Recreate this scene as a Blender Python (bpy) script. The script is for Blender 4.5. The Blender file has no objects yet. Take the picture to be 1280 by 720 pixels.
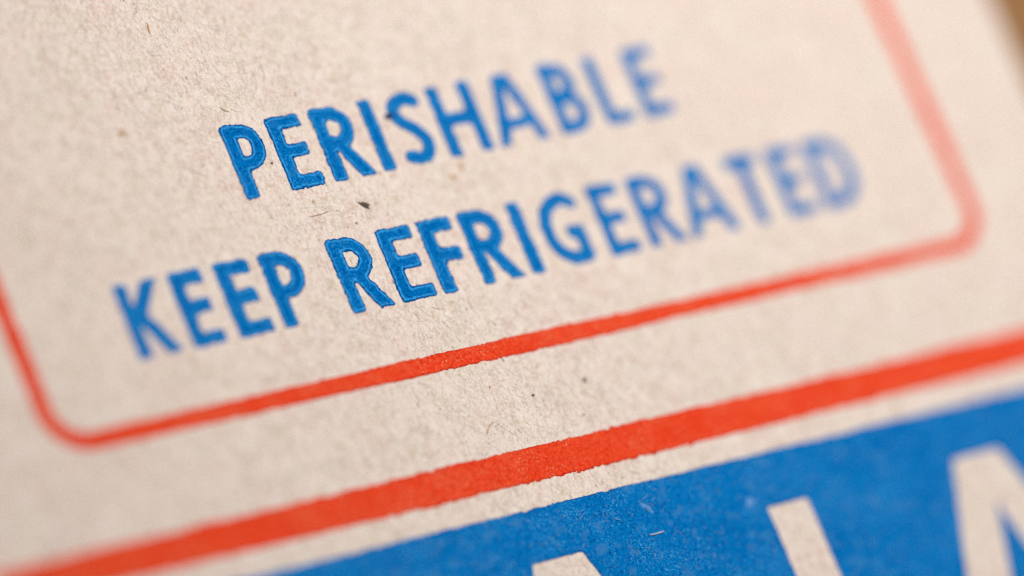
# Macro photograph of a printed paper label lying on brown cardboard.  1 Blender unit = 1 mm.
import bpy, math, random
import numpy as np
from mathutils import Matrix, Vector

random.seed(7)
rng = np.random.default_rng(7)
S = bpy.context.scene
S.unit_settings.system = 'METRIC'
S.unit_settings.scale_length = 0.001
COL = S.collection
TOP = 0.45                       # height of the printed face of the paper above the cardboard

# ------------------------------------------------------------------ camera
F_PX, W_PX = 7870.9, 1280.0
R = ((0.80043936, -0.17559831, 0.5731161),
     (-0.3801774, -0.88793435, 0.25891645),
     (0.46342418, -0.4251327, -0.77749612))
CAM_POS = (-108.89206, -49.19413, 147.72426 + TOP)
cam = bpy.data.cameras.new('camera')
cam.sensor_width = 36.0
cam.lens = 36.0 * F_PX / W_PX
cam.clip_start, cam.clip_end = 5.0, 3000.0
cam.dof.use_dof = True
cam.dof.focus_distance = 187.9
APERTURE = 14.6                  # diameter of the entrance pupil, mm
cam.dof.aperture_fstop = cam.lens * 0.001 / APERTURE
cam.dof.aperture_blades = 0
co = bpy.data.objects.new('camera', cam)
m = Matrix.Identity(4)
for i in range(3):
    m[i][0], m[i][1], m[i][2], m[i][3] = R[i][0], -R[i][1], -R[i][2], CAM_POS[i]
co.matrix_world = m
COL.objects.link(co)
S.camera = co

# ------------------------------------------------------------------ room light and lamps
world = bpy.data.worlds.new('World')
S.world = world
world.use_nodes = True
bg = world.node_tree.nodes['Background']
bg.inputs['Color'].default_value = (1.0, 0.985, 0.965, 1)
bg.inputs['Strength'].default_value = 0.26


def area(name, pos, target, size, power, color):
    l = bpy.data.lights.new(name, 'AREA')
    l.shape = 'RECTANGLE'
    l.size, l.size_y = size
    l.energy, l.color = power, color
    o = bpy.data.objects.new(name, l)
    o.location = pos
    o.rotation_euler = (Vector(target) - Vector(pos)).to_track_quat('-Z', 'Y').to_euler()
    COL.objects.link(o)
    return o


area('key_softbox', (22, 26, 72), (3, 0, 0), (40, 34), 5.6e4, (1.0, 0.965, 0.955))  # soft key lamp added out of view, placed so the sheet dims leftwards

S.view_settings.view_transform = 'Standard'
S.view_settings.look = 'None'
S.view_settings.gamma = 1.0
S.view_settings.exposure = 0.0
S.cycles.use_denoising = True
S.cycles.denoiser = 'OPENIMAGEDENOISE'
S.cycles.denoising_input_passes = 'RGB_ALBEDO_NORMAL'
S.cycles.denoising_prefilter = 'FAST'
S.cycles.max_bounces = 6


# ------------------------------------------------------------------ materials
class NT:
    def __init__(self, name):
        self.m = bpy.data.materials.new(name)
        self.m.use_nodes = True
        self.t = self.m.node_tree
        self.b = self.t.nodes['Principled BSDF']
        self.obj = self.n('ShaderNodeTexCoord').outputs['Object']

    def n(self, t, **kw):
        x = self.t.nodes.new(t)
        for k, v in kw.items():
            setattr(x, k, v)
        return x

    def l(self, a, b):
        self.t.links.new(a, b)

    def put(self, sock, v):
        if hasattr(v, 'is_output'):
            self.l(v, sock)
        else:
            sock.default_value = v

    def map(self, rot=0.0, scale=(1, 1, 1), loc=(0, 0, 0)):
        mp = self.n('ShaderNodeMapping')
        mp.inputs['Rotation'].default_value = (0, 0, rot)
        mp.inputs['Scale'].default_value = scale
        mp.inputs['Location'].default_value = loc
        self.l(self.obj, mp.inputs['Vector'])
        return mp.outputs[0]

    def noise(self, vec, scale, detail=2.0, rough=0.5, dist=0.0):
        x = self.n('ShaderNodeTexNoise')
        self.l(vec, x.inputs['Vector'])
        x.inputs['Scale'].default_value = scale
        x.inputs['Detail'].default_value = detail
        x.inputs['Roughness'].default_value = rough
        x.inputs['Distortion'].default_value = dist
        return x.outputs['Fac']

    def voro(self, vec, scale, rnd=1.0):
        x = self.n('ShaderNodeTexVoronoi')
        self.l(vec, x.inputs['Vector'])
        x.inputs['Scale'].default_value = scale
        x.inputs['Randomness'].default_value = rnd
        return x

    def math(self, op, a, b=0.0, c=0.0, clamp=False):
        x = self.n('ShaderNodeMath', operation=op, use_clamp=clamp)
        self.put(x.inputs[0], a)
        self.put(x.inputs[1], b)
        if op in ('MULTIPLY_ADD',):
            self.put(x.inputs[2], c)
        return x.outputs[0]

    def range(self, v, a, b, c=0.0, d=1.0, smooth=True):
        x = self.n('ShaderNodeMapRange')
        x.interpolation_type = 'SMOOTHSTEP' if smooth else 'LINEAR'
        self.put(x.inputs['Value'], v)
        for k, q in zip(('From Min', 'From Max', 'To Min', 'To Max'), (a, b, c, d)):
            x.inputs[k].default_value = q
        return x.outputs[0]

    def mix(self, f, a, b, blend='MIX'):
        x = self.n('ShaderNodeMix', data_type='RGBA', blend_type=blend)
        self.put(x.inputs[0], f)
        for s, v in ((x.inputs[6], a), (x.inputs[7], b)):
            if hasattr(v, 'is_output'):
                self.l(v, s)
            else:
                s.default_value = (*v, 1) if len(v) == 3 else v
        return x.outputs[2]

    def bump(self, h, dist, strength=1.0, normal=None):
        x = self.n('ShaderNodeBump')
        x.inputs['Strength'].default_value = strength
        x.inputs['Distance'].default_value = dist
        self.l(h, x.inputs['Height'])
        if normal:
            self.l(normal, x.inputs['Normal'])
        return x.outputs[0]

    def fibres(self):
        """height of a felt of fine fibres: ridged streaks lying in five directions"""
        out = None
        for i, (a, s, w) in enumerate(((0.25, 7.0, 4.0), (1.0, 8.5, 4.5), (1.75, 7.5, 4.0), (2.45, 9.0, 5.0), (2.95, 6.0, 4.0))):
            v = self.map(a, (1.0, 1.0 / w, 1.0), (i * 3.7, i * 1.9, i * 5.0))
            f = self.noise(v, s, 1.5, 0.55, 0.6)
            r = self.math('ABSOLUTE', self.math('SUBTRACT', f, 0.5))
            r = self.range(r, 0.0, 0.10, 1.0, 0.0)
            out = r if out is None else self.math('MAXIMUM', out, self.math('MULTIPLY', r, 0.6 + 0.1 * i))
        return out


def paper_colour(t):
    """(colour, height) of the uncoated paper"""
    fib = t.fibres()
    grain = t.noise(t.obj, 7.5, 4.0, 0.75)
    cloud = t.noise(t.obj, 0.55, 3.0, 0.6)
    blotch = t.noise(t.map(0, (1, 1, 1), (31, 7, 0)), 1.6, 2.0, 0.5)
    col = t.mix(t.range(cloud, 0.38, 0.62), (0.860, 0.714, 0.612), (0.855, 0.668, 0.585))
    col = t.mix(t.range(blotch, 0.48, 0.68, 0.0, 0.65), col, (0.800, 0.690, 0.540))
    col = t.mix(t.range(grain, 0.55, 0.65, 0.0, 0.62), col, (0.590, 0.395, 0.270))
    speck = t.noise(t.map(0.9, (1, 0.7, 1), (5, 3, 0)), 11.0, 2.5, 0.6)
    col = t.mix(t.range(speck, 0.60, 0.68, 0.0, 0.75), col, (0.460, 0.285, 0.170))
    col = t.mix(t.range(speck, 0.46, 0.38, 0.0, 0.85), col, (0.950, 0.870, 0.790))
    col = t.mix(t.math('MULTIPLY', fib, t.range(grain, 0.35, 0.6, 0.6, 0.15)), col, (0.900, 0.815, 0.715))
    pulp = t.noise(t.map(1.1, (1, 0.75, 1), (3, 21, 0)), 3.4, 3.0, 0.7)
    col = t.mix(t.range(pulp, 0.50, 0.62, 0.0, 0.55), col, (0.940, 0.835, 0.735))
    col = t.mix(t.range(pulp, 0.46, 0.34, 0.0, 0.45), col, (0.680, 0.510, 0.390))
    # shives: small brown and grey bits of bark in the pulp
    v = t.voro(t.map(0.4, (1, 0.55, 1)), 2.6)
    pick = t.n('ShaderNodeSeparateColor')
    t.l(v.outputs['Color'], pick.inputs[0])
    sp = t.math('MULTIPLY', t.range(v.outputs['Distance'], 0.04, 0.13, 1.0, 0.0), t.range(pick.outputs[0], 0.55, 0.80))
    col = t.mix(t.math('MULTIPLY', sp, 0.72), col, t.mix(pick.outputs[1], (0.27, 0.17, 0.095), (0.24, 0.21, 0.20)))
    v2 = t.voro(t.map(1.3, (1, 0.4, 1), (4, 9, 0)), 5.5)
    pk2 = t.n('ShaderNodeSeparateColor')
    t.l(v2.outputs['Color'], pk2.inputs[0])
    sp2 = t.math('MULTIPLY', t.range(v2.outputs['Distance'], 0.05, 0.2, 1.0, 0.0), t.range(pk2.outputs[0], 0.6, 0.85))
    col = t.mix(t.math('MULTIPLY', sp2, 0.5), col, (0.40, 0.26, 0.16))
    h = t.math('ADD', t.math('MULTIPLY', fib, 0.55), t.math('MULTIPLY', grain, 0.9))
    return col, h


def paper_material():
    t = NT('uncoated_paper')
    col, h = paper_colour(t)
    t.l(col, t.b.inputs['Base Color'])
    t.b.inputs['Roughness'].default_value = 0.85
    t.b.inputs['Specular IOR Level'].default_value = 0.18
    low = t.noise(t.map(0.2, (1, 1, 1), (9, 2, 0)), 0.35, 2.0, 0.5)
    t.l(t.bump(h, 0.026, 1.0, t.bump(low, 0.10)), t.b.inputs['Normal'])
    return t.m


def ink_material(name, full, thin, rim, bare, worn, wear, halo):
    """ink on fibre: dense squeezed-out edge, a thin pale line inside it, mottled middle"""
    t = NT(name)
    d = t.n('ShaderNodeAttribute', attribute_name='edge').outputs['Fac']
    fib = t.fibres()
    grain = t.noise(t.obj, 8.5, 4.0, 0.78)
    fine = t.noise(t.map(0.5), 15.0, 3.0, 0.65)
    wob = t.noise(t.obj, 9.0, 2.0, 0.5)
    dd = t.math('ADD', d, t.math('MULTIPLY', t.math('SUBTRACT', wob, 0.5), 0.05))
    line = t.math('MULTIPLY', t.range(dd, 0.045, 0.075), t.range(dd, 0.085, 0.13, 1.0, 0.0))
    line = t.math('MULTIPLY', line, t.range(grain, 0.36, 0.55, 0.35, 1.0))
    col = t.mix(t.range(t.noise(t.obj, 0.8, 2.0), 0.35, 0.65, 0.0, 0.35), full, thin)
    col = t.mix(t.range(grain, 0.48, 0.64, 0.0, 0.9), col, thin)
    col = t.mix(t.math('MULTIPLY', t.math('MULTIPLY', t.range(fine, 0.55, 0.63), t.range(t.noise(t.map(0, (1, 1, 1), (23, 3, 0)), 1.1, 3.0, 0.65), 0.40, 0.62, 0.15, 1.0)), 0.85 * wear), col, bare)
    col = t.mix(t.range(grain, 0.48, 0.34, 0.0, 0.95), col, rim)
    col = t.mix(t.range(dd, 0.01, 0.06, 0.95, 0.0), col, rim)
    col = t.mix(t.math('MULTIPLY', line, halo), col, bare)
    # pinholes and rubbed fibres where the paper shows through
    patch = t.range(t.noise(t.map(0, (1, 1, 1), (13, 5, 0)), 0.45, 2.0), 0.42, 0.66, 0.12, 1.0)
    pin = t.range(t.noise(t.map(0.8, (1, 0.55, 1)), 17.0, 2.0, 0.55), 0.60, 0.72)
    pin = t.math('MULTIPLY', t.math('MULTIPLY', pin, patch), wear)
    col = t.mix(pin, col, bare)
    # larger rubbed places where the film is thin
    rub = t.range(t.noise(t.map(0.3, (1, 0.92, 1), (2, 17, 0)), 2.1, 2.0, 0.5), 0.56, 0.68, 0.0, 0.5 * wear)
    col = t.mix(rub, col, worn)
    t.l(col, t.b.inputs['Base Color'])
    t.b.inputs['Roughness'].default_value = 0.6
    t.b.inputs['Specular IOR Level'].default_value = 0.0
    h = t.math('ADD', t.math('MULTIPLY', fib, 0.5), t.math('MULTIPLY', grain, 0.9))
    t.l(t.bump(h, 0.024), t.b.inputs['Normal'])
    return t.m


def cardboard_material():
    t = NT('brown_cardboard')
    g = t.noise(t.map(0.2, (1, 0.25, 1)), 2.2, 5.0, 0.65)
    c = t.noise(t.obj, 0.06, 3.0)
    col = t.mix(t.range(g, 0.3, 0.7), (0.280, 0.127, 0.037), (0.325, 0.155, 0.047))
    col = t.mix(t.range(c, 0.35, 0.65, 0.0, 0.4), col, (0.265, 0.125, 0.04))
    t.l(col, t.b.inputs['Base Color'])
    t.b.inputs['Roughness'].default_value = 0.8
    t.l(t.bump(g, 0.05), t.b.inputs['Normal'])
    return t.m


def plain(name, col, rough=0.7, vary=0.25):
    t = NT(name)
    g = t.noise(t.obj, 12.0, 3.0, 0.6)
    t.l(t.mix(t.range(g, 0.3, 0.7, 0.0, 1.0), tuple(c * (1 - vary) for c in col), tuple(min(1, c * (1 + vary)) for c in col)), t.b.inputs['Base Color'])
    t.b.inputs['Roughness'].default_value = rough
    t.b.inputs['Specular IOR Level'].default_value = 0.2
    t.l(t.bump(g, 0.02), t.b.inputs['Normal'])
    return t.m


M_PAPER = paper_material()
M_BLUE = ink_material('blue_ink', (0.000, 0.140, 0.460), (0.000, 0.195, 0.570), (0.000, 0.054, 0.265), (0.050, 0.400, 0.840), (0.020, 0.210, 0.540), 0.95, 0.95)
M_BAND = ink_material('blue_band_ink', (0.000, 0.160, 0.500), (0.000, 0.218, 0.610), (0.000, 0.066, 0.300), (0.110, 0.460, 0.830), (0.055, 0.240, 0.540), 1.2, 0.0)
M_RED = ink_material('red_ink', (0.890, 0.054, 0.015), (0.930, 0.090, 0.028), (0.600, 0.022, 0.006), (0.970, 0.380, 0.200), (0.900, 0.120, 0.050), 1.05, 0.0)
M_CARD = cardboard_material()
M_FIBRE = plain('pale_fibre', (0.85, 0.76, 0.66), 0.75, 0.1)
M_TAN = plain('tan_fibre', (0.58, 0.42, 0.29), 0.8, 0.25)
M_DARK = plain('dark_shive', (0.10, 0.075, 0.045), 0.7, 0.4)
M_GREY = plain('grey_shive', (0.30, 0.24, 0.20), 0.8, 0.3)
M_BLOT = plain('dried_ink', (0.004, 0.020, 0.110), 0.4, 0.4)
M_REDHAIR = plain('reddish_fibre', (0.66, 0.38, 0.30), 0.8, 0.2)
M_BLUEFIB = plain('ink_stained_fibre', (0.30, 0.50, 0.74), 0.7, 0.2)
M_THIN = plain('thin_blue_ink', (0.11, 0.29, 0.60), 0.7, 0.3)
M_WHITE = plain('whitish_fibre', (0.70, 0.70, 0.72), 0.7, 0.15)
M_RUST = plain('rust_speck', (0.62, 0.36, 0.19), 0.8, 0.2)

# ------------------------------------------------------------------ helpers


def link(name, verts, faces, mat, parent=None, smooth=False, attr=None):
    me = bpy.data.meshes.new(name)
    me.from_pydata([tuple(map(float, v)) for v in verts], [], [tuple(map(int, f)) for f in faces])
    if attr is not None:
        a = me.attributes.new('edge', 'FLOAT', 'POINT')
        a.data.foreach_set('value', np.asarray(attr, np.float32))
    me.polygons.foreach_set('use_smooth', [smooth] * len(me.polygons))
    me.materials.append(mat)
    me.update()
    o = bpy.data.objects.new(name, me)
    COL.objects.link(o)
    if parent:
        o.parent = parent
    return o


_lat = rng.random((4, 256, 256))


def vnoise(x, y, freq, layer=0):
    """smooth value noise in -1..1"""
    x, y = x * freq + 57.3, y * freq + 91.7
    xi, yi = np.floor(x).astype(int), np.floor(y).astype(int)
    fx, fy = x - xi, y - yi
    fx, fy = fx * fx * (3 - 2 * fx), fy * fy * (3 - 2 * fy)
    L = _lat[layer]
    g = lambda a, b: L[a & 255, b & 255]
    v = (g(xi, yi) * (1 - fx) + g(xi + 1, yi) * fx) * (1 - fy) + (g(xi, yi + 1) * (1 - fx) + g(xi + 1, yi + 1) * fx) * fy
    return v * 2 - 1


def smin(a, b, k):
    h = np.clip(0.5 + 0.5 * (b - a) / k, 0, 1)
    return b * (1 - h) + a * h - k * h * (1 - h)


def sd_box(x, y, cx, cy, hx, hy, r=0.06, ang=0.0):
    c, s = math.cos(ang), math.sin(ang)
    px, py = (x - cx) * c + (y - cy) * s, -(x - cx) * s + (y - cy) * c
    qx, qy = np.abs(px) - hx + r, np.abs(py) - hy + r
    return np.hypot(np.maximum(qx, 0), np.maximum(qy, 0)) + np.minimum(np.maximum(qx, qy), 0) - r


def sd_bar(x, y, a, b, hw, r=0.07, ext=0.0):
    """straight stroke with squared, slightly rounded ends"""
    L = math.hypot(b[0] - a[0], b[1] - a[1])
    return sd_box(x, y, (a[0] + b[0]) / 2, (a[1] + b[1]) / 2, L / 2 + ext, hw, r, math.atan2(b[1] - a[1], b[0] - a[0]))


def sd_path(x, y, pts, hw):
    d = np.full(x.shape, 1e9)
    for (ax, ay), (bx, by) in zip(pts[:-1], pts[1:]):
        vx, vy = bx - ax, by - ay
        t = np.clip(((x - ax) * vx + (y - ay) * vy) / max(vx * vx + vy * vy, 1e-12), 0, 1)
        d = np.minimum(d, np.hypot(x - ax - t * vx, y - ay - t * vy))
    return d - hw


def spline(P, n=8):
    P = [P[0]] + list(P) + [P[-1]]
    out = []
    for i in range(1, len(P) - 2):
        p0, p1, p2, p3 = [np.array(q, float) for q in P[i - 1:i + 3]]
        for k in range(n):
            t = k / n
            out.append(tuple(0.5 * (2 * p1 + (p2 - p0) * t + (2 * p0 - 5 * p1 + 4 * p2 - p3) * t * t + (3 * p1 - p0 - 3 * p2 + p3) * t ** 3)))
    out.append(tuple(P[-1]))
    return out


def arc(cx, cy, rx, ry, a0, a1, n=16):
    return [(cx + rx * math.cos(math.radians(a0 + (a1 - a0) * i / n)), cy + ry * math.sin(math.radians(a0 + (a1 - a0) * i / n))) for i in range(n + 1)]


def iso_mesh(field, x0, x1, y0, y1, step):
    """the region where field < 0 as a mesh; returns xs, ys, depth and faces (marching squares, shared vertices)"""
    nx, ny = int(math.ceil((x1 - x0) / step)) + 1, int(math.ceil((y1 - y0) / step)) + 1
    gx, gy = np.meshgrid(x0 + np.arange(nx) * step, y0 + np.arange(ny) * step, indexing='ij')
    F = field(gx, gy)
    F = np.where(np.abs(F) < step * 0.02, -step * 0.02, F)
    ins = F < 0
    vid = -np.ones(F.shape, int)
    n_in = int(ins.sum())
    vid[ins] = np.arange(n_in)
    X, Y, D = list(gx[ins]), list(gy[ins]), list(-F[ins])
    c = ins[:-1, :-1].astype(int) + ins[1:, :-1] + ins[1:, 1:] + ins[:-1, 1:]
    fi, fj = np.nonzero(c == 4)
    faces = [tuple(q) for q in np.stack([vid[fi, fj], vid[fi + 1, fj], vid[fi + 1, fj + 1], vid[fi, fj + 1]], 1).tolist()]
    edge = {}

    def cut(a, b):
        k = (a, b) if a < b else (b, a)
        if k not in edge:
            fa, fb = F[a], F[b]
            t = fa / (fa - fb)
            edge[k] = len(X)
            X.append(gx[a] + (gx[b] - gx[a]) * t)
            Y.append(gy[a] + (gy[b] - gy[a]) * t)
            D.append(0.0)
        return edge[k]
    bi, bj = np.nonzero((c > 0) & (c < 4))
    for i, j in zip(bi.tolist(), bj.tolist()):
        q = [(i, j), (i + 1, j), (i + 1, j + 1), (i, j + 1)]
        poly = []
        for k in range(4):
            a, b = q[k], q[(k + 1) % 4]
            if ins[a]:
                poly.append(int(vid[a]))
            if ins[a] != ins[b]:
                poly.append(cut(a, b))
        if len(poly) >= 3:
            faces.append(tuple(poly))
    return np.array(X), np.array(Y), np.array(D), faces


def ink(name, field, box, step, mat, parent, amp=0.022, thick=0.016, z=0.003):
    """a film of printed ink with a ragged bled edge, thin at the rim and slightly swollen just inside"""
    def ragged(x, y):
        k = 0.45 + 1.1 * np.clip(0.5 + 0.9 * vnoise(x, y, 1.3, 3), 0, 1)
        return field(x, y) + amp * 0.5 * vnoise(x, y, 0.7, 2) + amp * k * (0.5 * vnoise(x, y, 4.0, 0) + 0.65 * vnoise(x, y, 11.0, 1) + 0.5 * vnoise(x, y, 23.0, 2))
    X, Y, D, faces = iso_mesh(ragged, *box, step)
    s = np.clip(D / 0.05, 0, 1)
    Z = TOP + z + thick * s * s * (3 - 2 * s) - thick * 0.35 * np.clip((D - 0.05) / 0.08, 0, 1)
    return link(name, np.stack([X, Y, Z], 1), faces, mat, parent, True, D)


# ------------------------------------------------------------------ the cardboard underneath
N = 24
cv, cf = [], []
for i in range(N + 1):
    for j in range(N + 1):
        x, y = -260 + 520 * i / N, -260 + 520 * j / N
        cv.append((x, y, 0.0))
for i in range(N):
    for j in range(N):
        a = i * (N + 1) + j
        cf.append((a, a + N + 1, a + N + 2, a + 1))
ground = link('ground', cv, cf, M_CARD, None, True)
ground['kind'] = 'structure'
ground['label'] = 'brown cardboard surface under the paper label'

# ------------------------------------------------------------------ the label and its sheet
PX0, PX1, PY0, PY1 = -22.6, 22.3, -22.0, 19.0
label = bpy.data.objects.new('printed_label', None)
label.location = (0, 0, 0)
COL.objects.link(label)
label['label'] = 'cream paper food label printed with blue capitals and red lines, lying on brown cardboard'
label['category'] = 'label'


def sheet():
    prof = [(0.0, 0.03), (0.0, TOP - 0.10), (0.03, TOP - 0.03), (0.10, TOP)]
    verts, faces = [], []

    def ring(inset, z):
        k = []
        n = 90
        a, b, c, d = PX0 + inset, PX1 - inset, PY0 + inset, PY1 - inset
        P = [(a + (b - a) * i / n, c) for i in range(n)] + [(b, c + (d - c) * i / n) for i in range(n)] + \
            [(b - (b - a) * i / n, d) for i in range(n)] + [(a, d - (d - c) * i / n) for i in range(n)]
        for x, y in P:
            w = 0.05 * float(vnoise(np.array([x]), np.array([y]), 0.9, 3)[0])
            k.append(len(verts))
            verts.append((x + (w if x < a + 1e-6 or x > b - 1e-6 else 0), y + (w if y < c + 1e-6 or y > d - 1e-6 else 0), z))
        return k
    rings = [ring(*p) for p in prof]
    for r0, r1 in zip(rings[:-1], rings[1:]):
        n = len(r0)
        for i in range(n):
            faces.append((r0[i], r0[(i + 1) % n], r1[(i + 1) % n], r1[i]))
    faces.append(tuple(rings[-1]))
    faces.append(tuple(reversed(rings[0])))
    return link('paper_sheet', verts, faces, M_PAPER, label)


sheet()

# ------------------------------------------------------------------ printed rules, frame and band
FX0, FX1, FY0, FY1, FR, FT = -17.03, 17.90, -1.80, 14.6, 1.25, 0.285


def frame_field(x, y):
    return np.abs(sd_box(x, y, (FX0 + FX1) / 2, (FY0 + FY1) / 2, (FX1 - FX0) / 2, (FY1 - FY0) / 2, FR)) - (FT - 0.040 * np.clip((x - 1) / 13.0, 0, 1))


ink('frame_line', frame_field, (FX0 - 0.6, FX1 + 0.6, FY0 - 0.6, FY1 + 0.6), 0.05, M_RED, label, 0.040)
ink('stripe', lambda x, y: sd_box(x, y, 0.4, -5.55, 21.0, 0.545, 0.08), (-21.0, 21.8, -6.3, -4.8), 0.045, M_RED, label, 0.045)


def big_i(x, y):
    return sd_box(x, y, 6.36, -11.6, 0.775, 3.0, 0.10)


def big_a(cx):
    def f(x, y):
        top, bot, k = -8.55, -14.6, 0.365
        dx = np.abs(x - cx)
        n = math.hypot(1, k)
        outer = np.maximum((dx - 0.92 - k * (top - y)) / n, np.maximum(y - top, bot - y))
        inner = (dx - 0.27 * (-10.15 - y)) / math.hypot(1, 0.27)          # below the crotch
        hole = np.maximum(inner, y + 10.15)
        hole = np.where((y < -12.95) & (y > -13.75), np.maximum(hole, 0.3), hole)
        return np.maximum(outer, -hole)
    return f


BIG = ((big_a(-2.37), (-5.9, 1.2)), (big_i, (5.3, 7.5)), (big_a(13.93), (10.4, 17.5)))


def band_field(x, y):
    d = sd_box(x, y, 0.4, -11.85, 21.0, 4.97, 0.12)
    for f, _ in BIG:
        d = np.maximum(d, -f(x, y))
    return d


band = ink('blue_band', band_field, (-21.0, 21.8, -17.2, -6.6), 0.06, M_BAND, label, 0.030)

# ------------------------------------------------------------------ lettering: one film of ink for each letter
HS, HB = 0.240, 0.218     # half widths of stems and bars
CAP = 2.40


def glyph(ch):
    """signed distance of a capital in a box that starts at x = 0, y = 0; returns (field, width)"""
    st = lambda x, y, cx=HS, y0=0.0, y1=CAP: sd_bar(x, y, (cx, y0), (cx, y1), HS, 0.09)
    bar = lambda x, y, cy, x0, x1: sd_bar(x, y, (x0, cy), (x1, cy), HB, 0.09)
    lo, hi = HB, CAP - HB
    K = 0.10

    def bowl(x, y, xr, yt, yb, x0=HS):
        ry = (yt - yb) / 2
        rx = min(0.50, xr - HB - x0)
        cx = xr - HB - rx
        return sd_path(x, y, [(x0, yt)] + [(cx, yt)] + arc(cx, (yt + yb) / 2, rx, ry, 90, -90) + [(x0, yb)], HB + 0.012)

    def f(x, y):
        if ch == 'I':
            return st(x, y)
        if ch == 'P':
            return smin(st(x, y), bowl(x, y, 1.32, hi, 1.12), K)
        if ch == 'R':
            d = smin(st(x, y), bowl(x, y, 1.38, hi, 1.20), K)
            return smin(d, np.maximum(sd_bar(x, y, (0.62, 1.24), (1.36, -0.12), HS - 0.01, 0.08), -y - 0.0), 0.07)
        if ch == 'E':
            d = smin(st(x, y), bar(x, y, hi, 0.1, 1.22), K)
            d = smin(d, bar(x, y, 1.24, 0.1, 1.14), K)
            return smin(d, bar(x, y, lo, 0.1, 1.24), K)
        if ch == 'F':
            return smin(smin(st(x, y), bar(x, y, hi, 0.1, 1.22), K), bar(x, y, 1.20, 0.1, 1.16), K)
        if ch == 'L':
            return smin(st(x, y), bar(x, y, lo, 0.1, 1.14), K)
        if ch == 'H':
            return smin(smin(st(x, y), st(x, y, 1.42), K), bar(x, y, 1.22, 0.2, 1.4), K)
        if ch == 'T':
            return smin(st(x, y, 0.66), bar(x, y, hi, 0.0, 1.32), K)
        if ch == 'A':
            l = sd_bar(x, y, (0.16, -0.15), (0.86, 2.40), HS - 0.02, 0.08)
            r = sd_bar(x, y, (1.74, -0.15), (1.04, 2.40), HS - 0.02, 0.08)
            d = smin(smin(l, r, 0.08), sd_bar(x, y, (0.4, 0.72), (1.5, 0.72), HB - 0.02, 0.05), 0.07)
            return np.maximum(np.maximum(d, -y), y - CAP)
        if ch == 'K':
            u = sd_bar(x, y, (0.36, 1.06), (1.36, 2.52), HS - 0.01, 0.08)
            w = sd_bar(x, y, (0.52, 1.40), (1.38, -0.12), HS - 0.01, 0.08)
            d = smin(smin(st(x, y), u, 0.08), w, 0.08)
            return np.maximum(np.maximum(d, -y), y - CAP)
        if ch == 'B':
            d = smin(st(x, y), bowl(x, y, 1.20, hi, 1.27), K)
            return smin(d, bowl(x, y, 1.32, 1.22, lo), K)
        if ch == 'D':
            p = [(HS, hi), (0.66, hi)] + arc(0.66, CAP / 2, 0.76, CAP / 2 - lo, 90, -90, 24) + [(HS, lo)]
            return smin(st(x, y), sd_path(x, y, p, HB + 0.012), K)
        if ch == 'S':
            p = spline([(1.04, 2.08), (0.72, 2.20), (0.36, 2.05), (0.22, 1.80), (0.37, 1.46), (0.74, 1.14), (0.98, 0.78), (0.94, 0.42), (0.62, 0.21), (0.22, 0.30)])
            return sd_path(x, y, p, HS - 0.01)
        if ch == 'G':
            p = spline([(1.46, 2.02), (1.12, 2.20), (0.72, 2.10), (0.36, 1.74), (0.25, 1.20), (0.36, 0.66), (0.72, 0.30), (1.12, 0.22), (1.36, 0.30)])
            d = sd_path(x, y, p, HS - 0.015)
            d = smin(d, sd_bar(x, y, (1.36, 0.12), (1.36, 1.28), HS - 0.02, 0.08), 0.08)
            return smin(d, sd_bar(x, y, (0.92, 1.08), (1.4, 1.08), HB - 0.02, 0.08), 0.06)
        raise ValueError(ch)
    return f


WIDTH = dict(I=0.47, P=1.35, R=1.62, E=1.26, F=1.24, L=1.16, H=1.66, T=1.34, A=1.92, K=1.6, B=1.36, D=1.68, S=1.26, G=1.62)
LINES = (
    (4.47, (('P', -7.67, 1), ('E', -6.05, 1), ('R', -4.46, 0.98), ('I', -2.66, 1), ('S', -1.74, 1), ('H', -0.15, 1),
            ('A', 1.76, 1), ('B', 4.10, 1), ('L', 5.84, 1), ('E', 7.36, 0.95))),
    (0.28, (('K', -13.31, 1), ('E', -11.39, 0.95), ('E', -9.78, 1), ('P', -8.17, 1), ('R', -5.74, 1), ('E', -3.92, 1.03),
            ('F', -2.38, 1), ('R', -0.88, 1), ('I', 0.95, 1), ('G', 1.84, 1), ('E', 3.99, 0.95), ('R', 5.52, 0.96),
            ('A', 7.14, 1), ('T', 9.36, 0.97), ('E', 11.03, 0.95), ('D', 12.52, 1))),
)
for base, row in LINES:
    for n_ch, (ch, x0, sx) in enumerate(row):
        g = glyph(ch)
        # the plate printed lighter towards the end of each line
        thin = -0.012 + min(0.034, 0.006 * max(0, n_ch - (2 if base > 2 else 6))) + (0.012 if base < 2 and n_ch == 0 else 0.0)
        ink('letter', (lambda g, x0, sx, base, thin: lambda x, y: g((x - x0) / sx, y - base) + thin)(g, x0, sx, base, thin),
            (x0 - 0.15, x0 + WIDTH[ch] * sx + 0.2, base - 0.15, base + CAP + 0.15), 0.028, M_BLUE, label, 0.030, 0.012)

# ------------------------------------------------------------------ loose fibres and flecks in the paper


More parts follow.
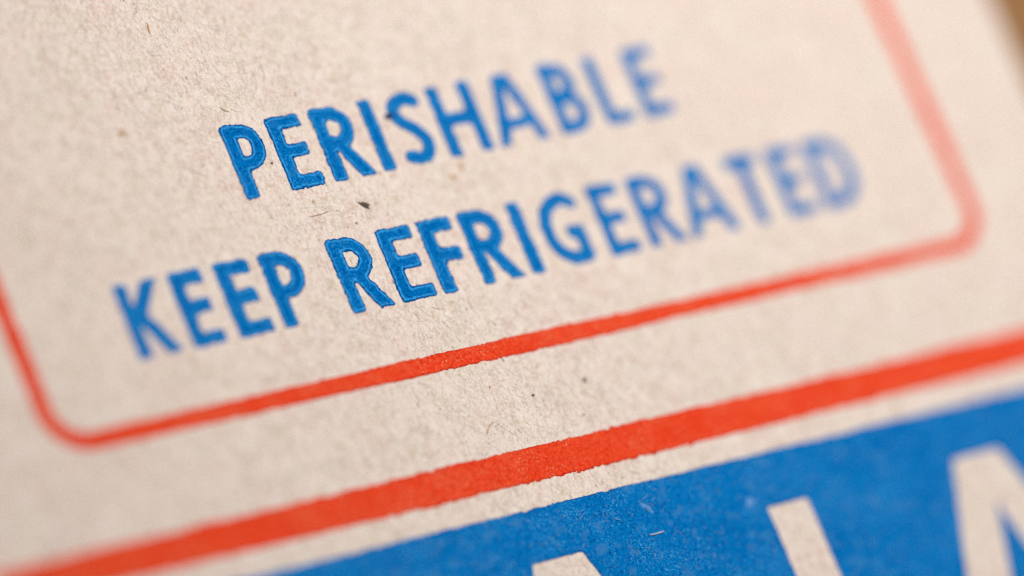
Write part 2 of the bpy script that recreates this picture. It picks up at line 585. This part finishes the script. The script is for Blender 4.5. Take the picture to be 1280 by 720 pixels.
def tube(P, r, sides=3):
    v, f = [], []
    P = [Vector(p) for p in P]
    for i, p in enumerate(P):
        d = (P[min(i + 1, len(P) - 1)] - P[max(i - 1, 0)]).normalized()
        s = d.cross(Vector((0, 0, 1)))
        s = s.normalized() if s.length > 1e-6 else Vector((1, 0, 0))
        u = s.cross(d)
        rr = r * (0.55 if i in (0, len(P) - 1) else 1.0)
        for k in range(sides):
            a = 2 * math.pi * k / sides + 0.5
            v.append(p + s * (rr * math.cos(a)) + u * (rr * math.sin(a)))
    n = len(P)
    for i in range(n - 1):
        for k in range(sides):
            a, b = i * sides + k, i * sides + (k + 1) % sides
            f.append((a, b, b + sides, a + sides))
    f.append(tuple(range(sides - 1, -1, -1)))
    f.append(tuple((n - 1) * sides + k for k in range(sides)))
    return v, f


def strand(x, y, ang, L, r, lift, curl, segs=4):
    P = []
    a = ang - curl / 2
    for i in range(segs + 1):
        t = i / segs
        P.append((x, y, TOP + lift - r * 0.25 * math.sin(math.pi * t)))
        a += curl / segs
        x, y = x + math.cos(a) * L / segs, y + math.sin(a) * L / segs
    return P


class Bag:
    def __init__(self):
        self.v, self.f = [], []

    def add(self, vf):
        o = len(self.v)
        self.v += [tuple(q) for q in vf[0]]
        self.f += [tuple(i + o for i in q) for q in vf[1]]


def on_ink(x, y):
    a = np.array([x]), np.array([y])
    if float(frame_field(*a)[0]) < 0.05 or abs(y + 5.55) < 0.6:
        return 'red'
    if float(band_field(*a)[0]) < 0.03:
        return 'blue'
    for base, row in LINES:
        if base - 0.2 < y < base + CAP + 0.2:
            for ch, x0, sx in row:
                if x0 - 0.15 < x < x0 + WIDTH[ch] * sx + 0.15:
                    return 'letter'
    return None


pale, tan, stained = Bag(), Bag(), Bag()
n_f = 0
while n_f < 22000:
    x, y = random.uniform(-21, 22.4), random.uniform(-14, 13)
    n_f += 1
    k = on_ink(x, y)
    L = min(0.9, random.expovariate(4.5) + 0.10)
    P = strand(x, y, random.uniform(0, 2 * math.pi), L, 0.010, random.uniform(-0.003, 0.003), random.gauss(0, 0.7))
    r = random.uniform(0.006, 0.013)
    if k is None:
        e = on_ink(P[-1][0], P[-1][1])
        if e is None:
            (pale if random.random() < 0.982 else tan).add(tube(P, r))
    elif k == 'blue' and random.random() < 0.35:
        P = strand(x, y, random.uniform(0, 2 * math.pi), L * 0.4, 0, 0.012, random.gauss(0, 0.5), 3)
        stained.add(tube([(p[0], p[1], p[2] + 0.014) for p in P], r * 0.8))
for _ in range(3600):               # coarser flattened fibres matted into the face of the sheet
    x, y = random.uniform(-21, 22), random.uniform(-14, 13)
    P = strand(x, y, random.uniform(0, 2 * math.pi), random.uniform(0.18, 0.75), 0.016, -0.002, random.gauss(0, 0.9), 5)
    if on_ink(x, y) is None and on_ink(P[-1][0], P[-1][1]) is None and on_ink(P[2][0], P[2][1]) is None:
        pale.add(tube([(p[0], p[1], p[2] - 0.004) for p in P], random.uniform(0.011, 0.020)))
for nm, bag, mt in (('paper_fibre', pale, M_FIBRE), ('tan_fibre', tan, M_TAN), ('stained_fibre', stained, M_BLUEFIB)):
    o = link(nm, bag.v, bag.f, mt, label, True)
    o['kind'] = 'stuff'


def fleck(x, y, L, w, ang, mat, h=0.03, z=0.0, name='fleck', text=None):
    """an uneven flattened splinter lying in the paper's surface"""
    v, f = [], []
    n = 10
    c, s = math.cos(ang), math.sin(ang)
    for ring, (sc, zz) in enumerate(((1.0, 0.002), (0.7, h * 0.75), (0.25, h))):
        for i in range(n):
            a = 2 * math.pi * i / n
            q = sc * (1 + 0.25 * math.sin(3 * a + x * 7) + 0.12 * math.sin(5 * a + y * 3))
            px, py = L / 2 * q * math.cos(a), w / 2 * q * math.sin(a)
            v.append((x + px * c - py * s, y + px * s + py * c, TOP + z + zz))
    for r0 in range(2):
        for i in range(n):
            a, b = r0 * n + i, r0 * n + (i + 1) % n
            f.append((a, b, b + n, a + n))
    f.append(tuple(2 * n + i for i in range(n)))
    o = link(name, v, f, mat, label, True)
    if text:
        o['label'] = text
    return o


fleck(-3.83, 3.56, 0.42, 0.20, -0.55, M_DARK, 0.05, text='largest dark olive fleck between the two lines of text')
fleck(-1.72, 6.20, 0.36, 0.22, 0.3, M_BLOT, 0.03, 0.012, 'ink_blot', 'dark navy blot of ink beside the first S')
for px, py, L, w, a, mt in ((-10.9, 7.3, 0.34, 0.22, 0.4, M_TAN), (1.15, -3.35, 0.22, 0.16, 0.9, M_GREY),
                            (-0.85, -3.45, 0.13, 0.09, 0.2, M_DARK), (-0.38, 3.85, 0.2, 0.16, 1.1, M_RUST), (0.05, 4.15, 0.36, 0.12, 1.4, M_RUST),
                            (-8.6, 10.4, 0.4, 0.07, 1.4, M_RUST), (-5.5, 4.0, 0.12, 0.1, 0.4, M_TAN), (-6.36, 5.45, 0.09, 0.07, 0.4, M_DARK),
                            (-4.35, 3.05, 0.12, 0.1, 0.3, M_TAN), 
                            (-2.2, -2.9, 0.14, 0.07, 0.9, M_TAN), (0.6, -4.4, 0.12, 0.08, 0.2, M_TAN), (-7.2, 7.4, 0.35, 0.07, -0.7, M_TAN)):
    fleck(px, py, L, w, a, mt)

fleck(5.05, -8.32, 0.42, 0.26, 0.6, M_THIN, 0.006, 0.012)
fleck(1.40, -7.70, 0.50, 0.16, -0.9, M_THIN, 0.006, 0.012)


def hair(x, y, ang, L, r, curl, mat, z=0.0, text=None):
    v, f = tube([(p[0], p[1], p[2] + z) for p in strand(x, y, ang, L, r, 0.03, curl, 7)], r, 5)
    o = link('fibre', v, f, mat, label, True)
    if text:
        o['label'] = text


hair(-5.85, 3.55, 0.05, 0.75, 0.009, 0.3, M_REDHAIR, text='thin reddish fibre above the word in the second line')
hair(-3.02, -4.34, 0.75, 0.55, 0.013, -0.5, M_RUST, text='tan fibre lying between the red lines')
hair(1.05, -8.55, 0.0, 0.55, 0.020, 0.2, M_WHITE, 0.02, text='whitish fibre lying on the blue band')
